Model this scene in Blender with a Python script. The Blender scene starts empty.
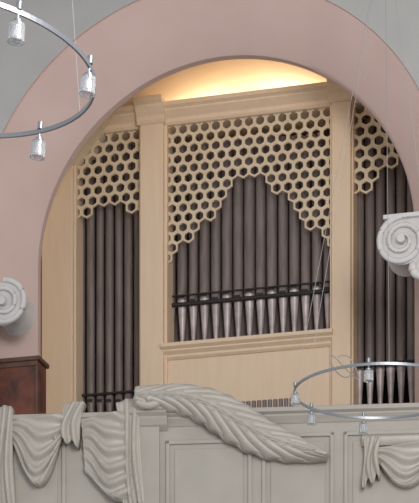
import bpy, bmesh, math
from mathutils import Matrix, Vector
sc=bpy.context.scene
try:
    sc.view_settings.view_transform='Standard'
except Exception: pass
F=1900.0;HX=209.5;HY=987.0;CZ=1.6
class Frame:
    def __init__(s,D,th):
        s.D=D;s.c=math.cos(th);s.s=math.sin(th);s.th=th
    def L(s,px,py,v=0.0):
        dx=(px-HX)/F
        k=(s.D*s.c+v)/(dx*s.s+s.c)
        X=k*dx;Y=k
        return (X*s.c-(Y-s.D)*s.s, CZ+k*(HY-py)/F)
    def U(s,px,v=0.0): return s.L(px,300,v)[0]
    def M(s): return Matrix.Translation((0,s.D,0))@Matrix.Rotation(-s.th,4,'Z')
A=Frame(24.0,math.radians(14.6))
B=Frame(21.2,math.radians(5.6))
W=Frame(0,0)
# ---------- materials
def lin(c):
    return tuple(((x/255)/12.92 if x/255<=0.04045 else ((x/255+0.055)/1.055)**2.4) for x in c)+(1,)
def mat(name,col,rough=0.6,metal=0.0,col2=None,scale=6,bump=0.0,trans=0.0,emis=0,detail=5,stretch=(1,1,1)):
    m=bpy.data.materials.new(name);m.use_nodes=True
    nt=m.node_tree;b=nt.nodes['Principled BSDF']
    b.inputs['Roughness'].default_value=rough;b.inputs['Metallic'].default_value=metal
    b.inputs['Base Color'].default_value=lin(col)
    if trans: b.inputs['Transmission Weight'].default_value=trans
    if emis:
        b.inputs['Emission Color'].default_value=lin(col);b.inputs['Emission Strength'].default_value=emis
    if col2 or bump:
        tc=nt.nodes.new('ShaderNodeTexCoord');mp=nt.nodes.new('ShaderNodeMapping')
        mp.inputs['Scale'].default_value=stretch
        n=nt.nodes.new('ShaderNodeTexNoise');n.inputs['Scale'].default_value=scale;n.inputs['Detail'].default_value=detail
        nt.links.new(tc.outputs['Object'],mp.inputs['Vector']);nt.links.new(mp.outputs['Vector'],n.inputs['Vector'])
        if col2:
            r=nt.nodes.new('ShaderNodeValToRGB')
            r.color_ramp.elements[0].position=0.35;r.color_ramp.elements[1].position=0.65
            r.color_ramp.elements[0].color=lin(col);r.color_ramp.elements[1].color=lin(col2)
            nt.links.new(n.outputs['Fac'],r.inputs['Fac']);nt.links.new(r.outputs['Color'],b.inputs['Base Color'])
        if bump:
            bp=nt.nodes.new('ShaderNodeBump');bp.inputs['Strength'].default_value=bump;bp.inputs['Distance'].default_value=0.02
            nt.links.new(n.outputs['Fac'],bp.inputs['Height']);nt.links.new(bp.outputs['Normal'],b.inputs['Normal'])
    return m
M_grey=mat('plaster_grey',(186,186,184),0.9,col2=(180,180,179),scale=2,bump=0.05)
M_pink=mat('plaster_pink',(211,187,179),0.9,col2=(206,181,173),scale=1.5,bump=0.05)
M_cream=mat('plaster_cream',(236,218,190),0.9,col2=(231,212,182),scale=2)
M_wood=mat('case_wood',(236,213,186),0.5,col2=(232,208,180),scale=3,stretch=(4,4,0.5))
M_lat=mat('lattice_wood',(228,211,184),0.5,col2=(218,199,170),scale=4)
M_pipe=mat('pipe_metal',(138,127,124),0.48,metal=0.2,col2=(118,108,106),scale=5,stretch=(3,3,0.5))
M_foot_reflect=mat('pipe_foot_reflection_tone',(205,196,196),0.4,metal=0.2,col2=(170,160,162),scale=6)  # pipe metal made paler: reflections on the feet painted into the colour
M_black=mat('dark_iron',(44,40,41),0.6)
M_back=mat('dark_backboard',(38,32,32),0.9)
M_bal=mat('painted_balustrade',(176,172,163),0.55,col2=(169,165,156),scale=3,bump=0.08)
M_carve=mat('painted_carving',(188,184,175),0.42,col2=(180,176,167),scale=5)
M_stone=mat('white_stucco',(214,212,211),0.7,col2=(204,202,202),scale=6,bump=0.1)
M_cab=mat('mottled_red_wood',(120,70,56),0.6,col2=(72,48,42),scale=5,detail=8)
M_cabf=mat('cabinet_frame_wood',(104,76,64),0.5,col2=(84,62,52),scale=7)
M_steel=mat('brushed_steel',(140,144,150),0.35,metal=0.7)
M_cable=mat('steel_cable',(150,150,152),0.5,metal=0.3)
M_glass=mat('lamp_glass',(235,238,242),0.12,trans=0.8)
M_bulb=mat('lamp_core',(240,240,240),0.4)
M_floor=mat('stone_floor',(150,145,138),0.8,col2=(130,126,120),scale=1)
# ---------- mesh builder
class MB:
    def __init__(s): s.v=[];s.f=[]
    def box(s,u0,u1,v0,v1,z0,z1):
        n=len(s.v)
        s.v+=[(u0,v0,z0),(u1,v0,z0),(u1,v1,z0),(u0,v1,z0),(u0,v0,z1),(u1,v0,z1),(u1,v1,z1),(u0,v1,z1)]
        for q in [(0,3,2,1),(4,5,6,7),(0,1,5,4),(1,2,6,5),(2,3,7,6),(3,0,4,7)]: s.f.append(tuple(n+i for i in q))
    def lathe(s,cx,cy,prof,n=20,sx=1,sy=1):
        b=len(s.v)
        for r,z in prof:
            for i in range(n):
                a=2*math.pi*i/n
                s.v.append((cx+r*sx*math.cos(a),cy+r*sy*math.sin(a),z))
        for k in range(len(prof)-1):
            for i in range(n):
                j=(i+1)%n
                s.f.append((b+k*n+i,b+k*n+j,b+(k+1)*n+j,b+(k+1)*n+i))
        s.f.append(tuple(b+i for i in range(n))[::-1]);s.f.append(tuple(b+(len(prof)-1)*n+i for i in range(n)))
    def extr_u(s,prof,u0,u1):
        b=len(s.v);n=len(prof)
        for u in (u0,u1):
            for v,z in prof: s.v.append((u,v,z))
        for i in range(n):
            j=(i+1)%n;s.f.append((b+i,b+j,b+n+j,b+n+i))
        s.f.append(tuple(b+i for i in range(n))[::-1]);s.f.append(tuple(b+n+i for i in range(n)))
    def grid(s,rows,closed=False):
        b=len(s.v);n=len(rows[0])
        for r in rows: s.v+=list(r)
        for k in range(len(rows)-1):
            for i in range(n-1 if not closed else n):
                j=(i+1)%n
                s.f.append((b+k*n+i,b+k*n+j,b+(k+1)*n+j,b+(k+1)*n+i))
    def tube(s,pts,rad,n=8,cap=True):
        b=len(s.v);P=[Vector(p) for p in pts]
        for i,p in enumerate(P):
            t=(P[min(i+1,len(P)-1)]-P[max(i-1,0)]).normalized()
            ref=Vector((0,0,1)) if abs(t.z)<0.9 else Vector((0,1,0))
            a=t.cross(ref).normalized();c=t.cross(a)
            r=rad(i/(len(P)-1)) if callable(rad) else rad
            for k in range(n):
                an=2*math.pi*k/n;s.v.append(tuple(p+a*r*math.cos(an)+c*r*math.sin(an)))
        for i in range(len(P)-1):
            for k in range(n):
                j=(k+1)%n;s.f.append((b+i*n+k,b+i*n+j,b+(i+1)*n+j,b+(i+1)*n+k))
        if cap:
            s.f.append(tuple(b+k for k in range(n))[::-1]);s.f.append(tuple(b+(len(P)-1)*n+k for k in range(n)))
    def obj(s,name,m,parent=None,frame=None,smooth=False,bevel=0,solid=0,recalc=True):
        me=bpy.data.meshes.new(name);me.from_pydata(s.v,[],s.f);me.update()
        if recalc:
            bm=bmesh.new();bm.from_mesh(me);bmesh.ops.recalc_face_normals(bm,faces=bm.faces);bm.to_mesh(me);bm.free()
        me.materials.append(m)
        o=bpy.data.objects.new(name,me);sc.collection.objects.link(o)
        if parent: o.parent=parent
        elif frame and frame.D: o.matrix_world=frame.M()
        if smooth:
            for p in me.polygons: p.use_smooth=True
            try:
                md=o.modifiers.new('e','EDGE_SPLIT');md.split_angle=math.radians(40)
            except Exception: pass
        if solid:
            md=o.modifiers.new('s','SOLIDIFY');md.thickness=solid;md.offset=0
        if bevel:
            md=o.modifiers.new('b','BEVEL');md.width=bevel;md.segments=2;md.limit_method='ANGLE'
        return o
def empty(name,frame=None):
    e=bpy.data.objects.new(name,None);sc.collection.objects.link(e)
    if frame and frame.D: e.matrix_world=frame.M()
    return e
def lerp(a,b,t): return a+(b-a)*t
def pl(pts,t):
    n=len(pts)-1;x=min(max(t,0),1)*n;i=min(int(x),n-1);f=x-i
    p=[pts[max(i-1,0)],pts[i],pts[i+1],pts[min(i+2,n)]]
    return tuple(0.5*((2*p[1][k])+(-p[0][k]+p[2][k])*f+(2*p[0][k]-5*p[1][k]+4*p[2][k]-p[3][k])*f*f+(-p[0][k]+3*p[1][k]-3*p[2][k]+p[3][k])*f**3) for k in range(len(pts[0])))
GZ=7.0 # gallery floor
# ================= ARCH WALL
vo,vi=-1.70,-1.20
oc=A.L(203,224,vo);k_o=(A.D*A.c+vo)/A.c/F;Ro=243*k_o
ic=A.L(221,250,vi);k_i=(A.D*A.c+vi)/A.c/F;Ri=194*k_i
def outline(c,R,v,n=72,zb=GZ-0.5):
    pts=[(c[0]-R,v,zb)]
    for i in range(n+1):
        a=math.pi-math.pi*i/n
        pts.append((c[0]+R*math.cos(a),v,c[1]+R*math.sin(a)))
    pts.append((c[0]+R,v,zb));return pts
O1=outline(oc,Ro,vo);
mb=MB()
rect=[]
xl,xr,zt=oc[0]-6.5,oc[0]+6.5,14.0
for i,p in enumerate(O1):
    if i==0: rect.append((xl,vo,p[2]));continue
    if i==len(O1)-1: rect.append((xr,vo,p[2]));continue
    dx=p[0]-oc[0];dz=p[2]-oc[1];k=1e9
    if abs(dx)>1e-6:k=min(k,6.5/abs(dx))
    if dz>1e-6:k=min(k,(zt-oc[1])/dz)
    rect.append((oc[0]+dx*k,vo,oc[1]+dz*k))
mb.grid([O1,rect])
n=len(mb.v)
mb.v+=[(xl,vo,zt),(xr,vo,zt)]
N1=len(O1)
for i in range(N1-1):
    a=rect[i];b=rect[i+1]
    if abs(a[0]-xl)<1e-4 and abs(b[0]-xl)>1e-4: mb.f.append((N1+i,N1+i+1,n))
    if abs(b[0]-xr)<1e-4 and abs(a[0]-xr)>1e-4: mb.f.append((N1+i,N1+i+1,n+1))
mb.box(xl,xr,vo,vo+0.4,0.0,GZ-0.5)
mb.obj('wall_front',M_grey,frame=A)
# archivolt
mb=MB()
prof=[(Ro,vo,0),(Ro-0.0,vo+0.03,0),(Ro-0.03,vo+0.04,0.0),(Ri+0.03,vi-0.02,1),(Ri,vi+0.02,1),(Ri,vi+0.12,1)]
rows=[]
for R,v,t in prof:
    q=(R-Ri)/(Ro-Ri);c=(lerp(ic[0],oc[0],q),lerp(ic[1],oc[1],q))
    rows.append(outline(c,R,v))
mb.grid(rows)
mb.obj('trim_arch',M_pink,frame=A,smooth=True)
# niche vault and walls behind the arch
mb=MB()
Rv=Ri+0.5
mb.grid([outline(ic,Ri,vi+0.12),outline(ic,Rv,vi+0.13),outline(ic,Rv,3.4)])
mb.obj('ceiling_niche_vault',M_cream,frame=A,smooth=True)
mb=MB();mb.box(ic[0]-Rv-0.1,ic[0]+Rv+0.1,3.4,3.6,GZ-0.5,ic[1]+Rv+0.1);mb.obj('wall_back',M_cream,frame=A)
# floor(s), ceiling
mb=MB();mb.box(-9,9,-2,30,-0.2,0);mb.obj('floor',M_floor)
mb=MB();mb.box(-6.4,6.4,-1.75,3.6,GZ-0.5,GZ)
b0=len(mb.v);mb.box(-6,6,0.05,2.2,GZ-0.45,GZ-0.005)
T=A.M().inverted()@B.M()
for i in range(b0,len(mb.v)): mb.v[i]=tuple(T@Vector(mb.v[i]))
mb.obj('floor_gallery',M_floor,frame=A)
mb=MB();mb.box(-8,8,6,25,14.0,14.2);mb.obj('ceiling',M_grey)
# ================= ORGAN
org=empty('pipe_organ',A)
zcb=A.L(168,126)[1];zct=A.L(168,108)[1]
zsT=A.L(165,347)[1];zsB=A.L(165,361)[1]
post=[(44,75),(142,165),(333,352)]
UL=A.U(44);UR=A.U(432)
mb=MB()
for a,b in post:
    mb.box(A.U(a),A.U(b),-0.10,0.35,GZ,zcb+0.02)
mb.box(A.U(425),A.U(440),-0.10,0.35,GZ,zcb+0.02)
mb.obj('case_posts',M_wood,org,bevel=0.012)
mb=MB()
for a,b in [(165,168),(330.5,333),(75,77),(140,142),(352,354)]:
    mb.box(A.U(a),A.U(b),-0.04,0.3,GZ,zcb)
mb.obj('case_beads',M_wood,org,bevel=0.006)
def corn(off,z0,z1):
    h=z1-z0
    return [(0.4,z0),(-0.02-off,z0),(-0.05-off,z0+0.12*h),(-0.05-off,z0+0.3*h),(-0.09-off,z0+0.42*h),(-0.14-off,z0+0.6*h),(-0.14-off,z0+0.68*h),(-0.19-off,z0+0.78*h),(-0.19-off,z1),(0.4,z1)]
mb=MB()
mb.extr_u(corn(0.0,zcb,zct),UL-0.1,A.U(440))
for a,b in post: mb.extr_u(corn(0.1,zcb-0.0,zct+0.05),A.U(a)-0.03,A.U(b)+0.03)
mb.obj('case_cornice',M_wood,org,bevel=0.004)
mb=MB()
mb.box(UL,A.U(440),0.3,1.35,zct-0.05,zct)
mb.box(UL,UL+0.05,0.3,1.4,GZ,zct)
mb.box(A.U(440)-0.05,A.U(440),0.3,1.4,GZ,zct)
mb.obj('case_top_sides',M_wood,org)
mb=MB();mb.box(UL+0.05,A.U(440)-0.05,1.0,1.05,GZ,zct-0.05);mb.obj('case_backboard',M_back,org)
ua,ub=A.U(165),A.U(333)
mb=MB()
h=zsT-zsB
mb.extr_u([(0.6,zsB),(-0.02,zsB),(-0.05,zsB+0.15*h),(-0.05,zsB+0.3*h),(-0.10,zsB+0.5*h),(-0.10,zsB+0.6*h),(-0.15,zsB+0.75*h),(-0.15,zsT),(0.6,zsT)],ua-0.02,ub+0.02)
mb.obj('case_sill',M_wood,org,bevel=0.004)
mb=MB();mb.box(ua,ub,0.0,0.3,GZ,zsB);mb.obj('case_apron',M_wood,org)
# pipes
pp=MB();ft=MB();bk=MB();lip=MB()
def pipe(px,rpx,ytop,ymouth,ybot,v=0.28,feetlight=True):
    u,zm=A.L(px,ymouth,v);zb=A.L(px,ybot,v)[1];ztp=A.L(px,ytop,v)[1];r=rpx*0.01263
    pp.lathe(u,v,[(r,zm),(r,ztp),(r*0.85,ztp)],20)
    (ft if feetlight else pp).lathe(u,v,[(r*0.28,zb),(r*0.9,zm-0.02),(r,zm-0.0)],20)
    w=r*0.62
    bk.box(u-w,u+w,v-r*1.01,v-r*0.6,zm+0.02,zm+0.06)
    lip.v+= [(u-w,v-r*1.0-0.004,zm+0.065),(u+w,v-r*1.0-0.004,zm+0.065),(u,v-r*1.0-0.004,zm+0.065+r*1.8)]
    m=len(lip.v);lip.f.append((m-3,m-2,m-1))
n=15
for i in range(n):
    x=171+ (328-171)*i/(n-1)
    slope=-(x-165)*0.09
    c=abs(i-(n-1)/2)/((n-1)/2)
    pipe(x,5.3-0.6*c+ (0.25 if i%2 else -0.15),138,306+slope+(-3 if i%2 else 2),352+slope)
for i in range(14):
    x=176+(328-171)*i/(n-1)
    u,z=A.L(x,400,0.55);pp.lathe(u,0.55,[(0.055,zsT),(0.055,zct-0.3)],14)
for i in range(7):
    x=81.5+i*9.4
    pipe(x,4.3 if i%2 else 4.0,145,405,450,feetlight=False)
for i in range(6):
    u,z=A.L(85+i*9.4,400,0.55);pp.lathe(u,0.55,[(0.045,GZ+0.5),(0.045,zct-0.3)],14)
for i in range(7):
    x=359.5+i*10.4
    pipe(x,4.7,120,372-i,420-i)
pp.obj('pipes',M_pipe,org,smooth=True)
ft.obj('pipe_feet',M_foot_reflect,org,smooth=True)
bk.obj('pipe_mouths',M_black,org)
lip.obj('pipe_lips',M_pipe,org)
mb=MB()
def rail(x0,y0,x1,v,r):
    z=A.L(x0,y0,v)[1]
    mb.tube([(A.U(x0,v),v,z),(A.U(x1,v),v,z)],r,10)
rail(165,306,334,0.19,0.026);rail(165,297,334,0.19,0.010)
rail(76,396,142,0.2,0.016);rail(352,366,430,0.2,0.018)
mb.obj('pipe_rails',M_black,org,smooth=True)
mb=MB()
mb.box(A.U(76),A.U(141),0.1,0.9,GZ,A.L(76,448,0.1)[1]);mb.box(A.U(353),A.U(430),0.1,0.9,GZ,A.L(353,422,0.1)[1])
mb.obj('wind_chests',M_wood,org)
# lattice
lat=MB()
def lattice(xa,xb,edge,pitchpx=11.7):
    p=pitchpx*0.01263;v0,v1=0.03,0.06
    E=[A.L(x,y,v0) for x,y in edge]
    ua,ub=A.U(xa),A.U(xb)
    cols=round((ub-ua)/p);p=(ub-ua)/cols
    def zb(u):
        if u<=E[0][0]:return E[0][1]
        for a,b in zip(E,E[1:]):
            if u<=b[0]: return lerp(a[1],b[1],(u-a[0])/(b[0]-a[0]))
        return E[-1][1]
    row=0;z=zcb-p*0.35
    while z>GZ+1:
        for i in range(-1,cols+1):
            u=ua+(i+0.5+(0.5 if row%2 else 0))*p
            if u<ua-0.01 or u>ub+0.01: continue
            if z<zb(u)+0.03: continue
            b=len(lat.v);n=12
            for vv in (v0,v1):
                for k in range(n):
                    a=math.pi/6*k+math.pi/2
                    R=p/math.sqrt(3)*1.01 if k%2==0 else p/2*1.01
                    lat.v.append((u+R*math.cos(a),vv,z+R*math.sin(a)))
                for k in range(n):
                    a=math.pi/6*k+math.pi/2
                    R=p*(0.40 if k%2==0 else 0.365)
                    lat.v.append((u+R*math.cos(a),vv,z+R*math.sin(a)))
            for k in range(n):
                j=(k+1)%n
                lat.f.append((b+k,b+j,b+n+j,b+n+k))
                lat.f.append((b+2*n+k,b+3*n+k,b+3*n+j,b+2*n+j))
                lat.f.append((b+n+k,b+n+j,b+3*n+j,b+3*n+k))
                lat.f.append((b+k,b+2*n+k,b+2*n+j,b+j))
        z-=p*0.866;row+=1
lattice(166,332.5,[(165,266),(185,246),(205,226),(222,205),(240,181),(258,177),(275,190),(295,212),(315,232),(335,249)])
lattice(75,142,[(70,226),(84,217),(98,207),(112,203),(126,211),(143,214)])
lattice(353,430,[(350,190),(372,190),(385,172),(400,160),(430,170)])
lat.obj('lattice_screen',M_lat,org,recalc=False)
# ================= small pipe rank behind the balustrade
rk=empty('choir_pipe_rank',A)
mb=MB()
for i in range(10):
    x=243+i*5.4;v=-0.55
    u,z=A.L(x,402-i*0.4,v)
    mb.lathe(u,v,[(0.012,GZ+0.12),(0.028,GZ+0.4),(0.028,z),(0.02,z)],12)
mb.obj('small_pipes',M_pipe,rk,smooth=True)
mb=MB();mb.box(A.U(238,-.55),A.U(297,-.55),-0.63,-0.47,GZ,GZ+0.14);mb.obj('rank_chest',M_wood,rk)
# ================= cabinet at left
cb=empty('wooden_cabinet',A)
v=-1.68
u0=A.U(-25,v);u1=A.U(38,v);zt_=A.L(20,362,v)[1]
mb=MB();mb.box(u0,u1,v,v+0.3,GZ,zt_);mb.obj('cabinet_body',M_cab,cb,bevel=0.01)
mb=MB();mb.box(u0-0.03,u1+0.03,v-0.04,v+0.33,zt_,zt_+0.05)
mb.box(u0-0.0,u1+0.0,v-0.02,v,zt_-0.06,zt_)
mb.box(u1-0.035,u1,v-0.02,v,GZ,zt_-0.06)
mb.obj('cabinet_top_and_frame',M_cabf,cb,bevel=0.008)
# ================= capitals
def capital(pxc,side,cx,cy,rp,v,shaft_px):
    e=empty('ionic_capital',A)
    k=(A.D*A.c+v)/F
    r=rp*k
    uc,zc=A.L(cx,cy,v)
    colu=A.U(pxc,v)
    mb=MB();mv=MB()
    for sgn in (1,-1):
        uu=colu+(uc-colu)*sgn
        dirn=1 if (uu-colu)>0 else -1
        rows=[]
        for rr,vv in [(0.0,v-0.0),(r*0.80,v-0.0),(r*0.93,v+0.02),(r*0.80,v+0.15),(r*0.7,v+0.3),(r*0.85,v+0.45)]:
            rows.append([(uu+rr*math.cos(2*math.pi*i/40),vv,zc+rr*math.sin(2*math.pi*i/40)) for i in range(40)])
        mb.grid(rows,closed=True)
        pts=[];T=2.2
        for i in range(110):
            t=i/109;a=math.pi/2-dirn*2*math.pi*T*t
            R=r*(0.9*(1-t)**0.9+0.1)
            pts.append((uu+R*math.cos(a),v-0.0-0.05*t,zc+R*math.sin(a)))
        mv.tube(pts,lambda t:r*0.13*(1-0.55*t),10)
        mv.tube([(uu,v-0.09,zc),(uu,v+0.0,zc)],r*0.16,14)
    mb.box(min(uc,2*colu-uc),max(uc,2*colu-uc),v+0.03,v+0.42,zc+r*0.25,zc+r*0.92)
    if side>0: mb.box(min(uc,2*colu-uc)-r*0.75,max(uc,2*colu-uc)+r*0.75,v-0.03,v+0.48,zc+r*0.92,zc+r*1.08)
    mb.obj('capital_body',M_stone,e,smooth=True)
    mv.obj('volute_spirals',M_stone,e,smooth=True)
    ms=MB();ws=shaft_px*k
    ms.lathe(colu,v+0.25,[(ws*1.0,GZ),(ws*1.15,GZ+0.1),(ws,GZ+0.2),(ws*0.95,zc-r*0.3),(ws*1.1,zc-r*0.1),(ws*1.1,zc+r*0.3)],32,1,0.8)
    ms.obj('column_shaft',M_stone,e,smooth=True)
    ml=MB()
    for sgn in (1,-1):
        uu=colu+(uc-colu)*sgn;d=-1 if (uu-colu)>0 else 1
        pts=[]
        for i in range(40):
            t=i/39;a=math.pi/2+d*2*math.pi*1.1*t
            R=r*0.42*(1-0.7*t)
            pts.append((uu+d*r*0.75+R*math.cos(a),v+0.08,zc-r*1.05+R*math.sin(a)))
        ml.tube(pts,lambda t:r*0.2*(1-0.4*t),10)
        ml.lathe(uu+d*r*0.8,v+0.14,[(0.01,zc-r*1.6),(r*0.4,zc-r*1.3),(r*0.5,zc-r*0.9),(r*0.3,zc-r*0.5)],16)
    if side>0: ml.obj('pendant_scroll',M_stone,e,smooth=True)
capital(-48,-1,4,303,25,-2.2,38)
capital(462,1,402,241,25,-2.2,38)
# ================= BALUSTRADE
bal=empty('gallery_balustrade',B)
ztop=B.L(209,411,0)[1]
def bz(y): return ztop-(y-411)*0.01116
uL,uR=B.U(-140),B.U(560)
mb=MB()
mb.box(uL,uR,0.0,0.25,6.3,bz(420))
mb.obj('balustrade_body',M_bal,bal)
mb=MB()
def capr(y0,y1,o,a=uL,b=uR):
    z0,z1=bz(y1),bz(y0);h=z1-z0
    mb.extr_u([(0.32,z0),(-0.01,z0),(-0.03-o,z0+0.2*h),(-0.06-o,z0+0.45*h),(-0.06-o,z0+0.55*h),(-0.1-o,z0+0.68*h),(-0.1-o,z0+0.95*h),(-0.08-o,z1),(0.32,z1)],a,b)
capr(411,426,0.0)
capr(407,430,0.05,B.U(128),B.U(168))
mb.obj('cap_rail',M_bal,bal,bevel=0.004)
mb=MB()
def frame_panel(x0,x1,y0,y1,w=4):
    a,b=B.U(x0),B.U(x1);ww=w*0.011
    for q in [(a,b,bz(y0)-ww,bz(y0)),(a,a+ww,bz(y1),bz(y0)),(b-ww,b,bz(y1),bz(y0)),(a,b,bz(y1),bz(y1)+ww)]:
        mb.box(q[0],q[1],-0.03,0.01,q[2],q[3])
    mb.box(a+ww*2.2,b-ww*2.2,-0.015,0.01,bz(y1)+ww*2.2,bz(y0)-ww*2.2)
frame_panel(166,252,440,540);frame_panel(262,334,436,540);frame_panel(344,430,436,540)
frame_panel(-60,66,436,540);frame_panel(440,540,436,540)
mb.box(B.U(134),B.U(160),-0.06,0.01,6.3,bz(426))
mb.obj('panel_mouldings',M_bal,bal,bevel=0.008)
def P(px,py,v):
    return (B.U(px,0),v,bz(py))
mb=MB()
C=[(138,400),(160,400),(185,402),(212,411),(238,427),(265,443),(295,454),(328,464)]
H=[11,12,14,17,19,17,12,1.5]
nt_,ns=240,48;rows=[]
for i in range(nt_+1):
    t=i/nt_;c=pl(C,t);c2=pl(C,min(t+0.01,1));c1=pl(C,max(t-0.01,0))
    tx,ty=c2[0]-c1[0],c2[1]-c1[1];l=math.hypot(tx,ty);nx,ny=-ty/l,tx/l
    h=pl([(q,) for q in H],t)[0]
    row=[]
    for j in range(ns+1):
        s=-1+2*j/ns
        ph=11*t-2.3*abs(s)
        serr=1+0.06*math.sin(2*math.pi*11*t)*(abs(s)**3)
        barb=1-abs(math.sin(math.pi*ph))**0.7*2
        px=c[0]+nx*h*s*serr;py=c[1]+ny*h*s*serr
        v=-0.12-0.13*(1-abs(s)**2.4)+0.024*barb*min(1,abs(s)*4)-(0.035 if abs(s)<0.07 else 0)
        if abs(s)>0.999: v=-0.05
        row.append(P(px,py,v))
    rows.append(row)
mb.grid(rows)
pts=[]
for i in range(60):
    t=i/59;a=-0.6+2*math.pi*1.3*t;R=11*(1-0.8*t)
    pts.append(P(149+R*math.cos(a)*1.3,402+R*math.sin(a)*0.8,-0.2-0.06*t))
mb.tube(pts,lambda t:0.035*(1-0.4*t),10)
mb.obj('carved_palm_leaf',M_carve,bal,smooth=True,solid=0.03)
# drapery
mb=MB()
def ridge(x):
    return (0.5+0.5*math.cos(2*math.pi*x))**1.6
def swag(a0,a1,b0,b1,s0,s1,folds,vb=0.05,amp=0.07,n=56,m=90,apex=0.5):
    rows=[]
    for j in range(m+1):
        q=j/m
        ax,ay=lerp(a0[0],a1[0],q),lerp(a0[1],a1[1],q);bx,by=lerp(b0[0],b1[0],q),lerp(b0[1],b1[1],q)
        sg=lerp(s0,s1,q);row=[]
        for i in range(n+1):
            t=i/n;tt=t**(math.log(0.5)/math.log(apex))
            w=math.sin(math.pi*tt)**0.85 if 0<t<1 else 0
            px=lerp(ax,bx,t);py=lerp(ay,by,t)+sg*w
            ph=folds*q+0.35*math.sin(5*t+3*q)+0.12*math.sin(11*t)
            v=-vb-0.09*w-amp*ridge(ph)*(0.25+0.75*w)
            if j==m: v=-0.0
            row.append(P(px,py,v))
        rows.append(row)
    mb.grid(rows)
def fall(x0t,x1t,x0b,x1b,yt0,yt1,yb0,yb1,folds,amp=0.07,m=60,n=30,zig=5):
    rows=[]
    for j in range(n+1):
        q=j/n;row=[]
        for i in range(m+1):
            t=i/m
            yt=lerp(yt0,yt1,t)+2*math.sin(math.pi*t+3.14);yb=lerp(yb0,yb1,t)+zig*math.sin(2*math.pi*folds*t+0.5)
            px=lerp(lerp(x0t,x1t,t),lerp(x0b,x1b,t),q**0.8)+1.2*math.sin(5*q+3*t);py=lerp(yt,yb,q)
            v=-0.11-amp*ridge(folds*t+0.3*math.sin(3*q))*(0.5+0.5*q)
            if i in(0,m): v=0
            row.append(P(px,py,v))
        rows.append(row)
    mb.grid(rows)
swag((10,414),(15,440),(76,410),(62,432),4,48,4.2,apex=0.56)
swag((-70,424),(-62,436),(5,416),(0,440),3,50,4)
fall(0,14,-5,15,405,405,506,516,2.3)
fall(66,86,58,78,404,402,436,444,2.2,zig=3)
swag((82,416),(86,470),(130,410),(138,490),3,18,5.2,amp=0.08,apex=0.62)
fall(118,140,127,144,404,400,514,506,2.4)
swag((366,454),(376,462),(450,446),(440,458),3,34,3.3,amp=0.06)
fall(364,380,364,378,446,446,492,484,2,zig=4)
mb.obj('carved_drapery',M_carve,bal,smooth=True,solid=0.02)
mb=MB()
mb.extr_u([(0.0,bz(452)),(-0.07,bz(452)),(-0.1,bz(448)),(-0.1,bz(444)),(-0.06,bz(441)),(0,bz(440))],B.U(362),B.U(470))
mb.obj('drapery_band',M_carve,bal,smooth=True)
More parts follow.
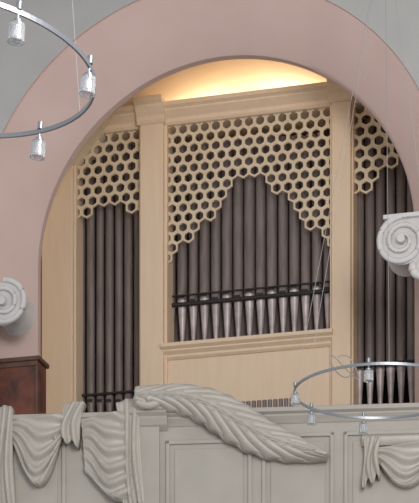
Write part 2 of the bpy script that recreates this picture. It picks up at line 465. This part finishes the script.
# ================= CHANDELIERS
def chandelier(cx,cy,d,R,tx,lamps,curl=False):
    e=empty('ring_chandelier')
    X=(cx-HX)/F*d;Z=CZ+(HY-cy)/F*d
    e.matrix_world=Matrix.Translation((X,d,Z))@Matrix.Rotation(tx,4,'Y')
    mb=MB();rows=[]
    for i in range(129):
        a=2*math.pi*i/128
        rows.append([(r*math.cos(a),r*math.sin(a),z) for r,z in [(R-0.006,-0.012),(R+0.006,-0.012),(R+0.006,0.012),(R-0.006,0.012)]])
    mb.grid(rows,closed=True);mb.obj('ring_band',M_steel,e)
    st=MB();gl=MB();bu=MB()
    for ang in lamps:
        a=math.radians(ang);x,y=R*math.cos(a),R*math.sin(a)
        st.tube([(x,y,0.05),(x,y,-0.05)],0.006,8)
        st.lathe(x,y,[(0.012,-0.035),(0.022,-0.04),(0.022,-0.055),(0.014,-0.06)],16)
        st.lathe(x,y,[(0.016,0.012),(0.016,0.05),(0.008,0.055)],12)
        g=[(0.016,-0.05),(0.040,-0.06),(0.044,-0.15),(0.040,-0.15),(0.036,-0.065),(0.012,-0.056)]
        gl.lathe(x,y,g,20)
        bu.lathe(x,y,[(0.008,-0.06),(0.014,-0.08),(0.024,-0.12),(0.026,-0.13),(0.005,-0.135)],14)
    st.obj('lamp_holders',M_steel,e,smooth=True);gl.obj('lamp_glasses',M_glass,e,smooth=True);bu.obj('lamp_bulbs',M_bulb,e,smooth=True)
    cb=MB();zc=14.0-Z
    for ang in (30,150,187,270):
        a=math.radians(ang);cb.tube([(R*math.cos(a),R*math.sin(a),0),(0,0,4.3)],0.0022,6)
    Mi=Matrix.Rotation(-tx,4,'Y')@Vector((0,0,zc-0.1))
    cb.tube([(0,0,4.3),(Mi.x*0.99,0,Mi.z)],0.008,8)
    cb.obj('suspension_cables',M_cable,e)
    if curl:
        c=MB();pts=[]
        for i in range(80):
            t=i/79
            pts.append((-R*0.55+0.12*math.sin(9*t)+0.1*t,-R*0.83+0.02*math.cos(7*t)+0.3*t,0.02+0.1*math.sin(12*t+1)+0.08*t))
        c.tube(pts,0.005,6);c.obj('loose_wire',M_cable,e,smooth=True)
chandelier(-55,67,10.1,0.80,math.radians(5.5),[56,-12,-55,-105,-155,155,105])
chandelier(381,392,17.5,0.80,math.radians(0.5),[97,187,-103,-60,30,-15,140],True)
# ================= LIGHTS
w=bpy.data.worlds.new('World');sc.world=w;w.use_nodes=True
bg=w.node_tree.nodes['Background'];bg.inputs[0].default_value=(0.95,0.95,0.99,1);bg.inputs[1].default_value=0.72
def area(name,loc,tgt,size,power,col):
    l=bpy.data.lights.new(name,'AREA');l.size=size;l.energy=power;l.color=col
    o=bpy.data.objects.new(name,l);sc.collection.objects.link(o);o.location=loc
    o.rotation_euler=(Vector(tgt)-Vector(loc)).to_track_quat('-Z','Y').to_euler();return o
area('window_light',(3.2,6,8.5),(-0.5,24,8.8),4.5,1000,(1,0.96,0.92))
def loc(u,v,z):
    return A.M()@Vector((u,v,z))
for i,(px,e) in enumerate([(100,14),(190,13),(280,14)]):
    u=A.U(px);p=loc(u,0.75,zct+0.06)
    area('organ_uplight',p,p+Vector((-0.1,-0.55,1)),0.9,e,(1,0.88,0.70))
# ================= CAMERA
cd=bpy.data.cameras.new('Camera');co=bpy.data.objects.new('Camera',cd);sc.collection.objects.link(co)
co.location=(0,0,CZ);co.rotation_euler=(math.pi/2,0,0)
cd.sensor_width=36;cd.lens=F*36/503;cd.shift_y=(HY-251.5)/503;cd.clip_end=200
sc.camera=co
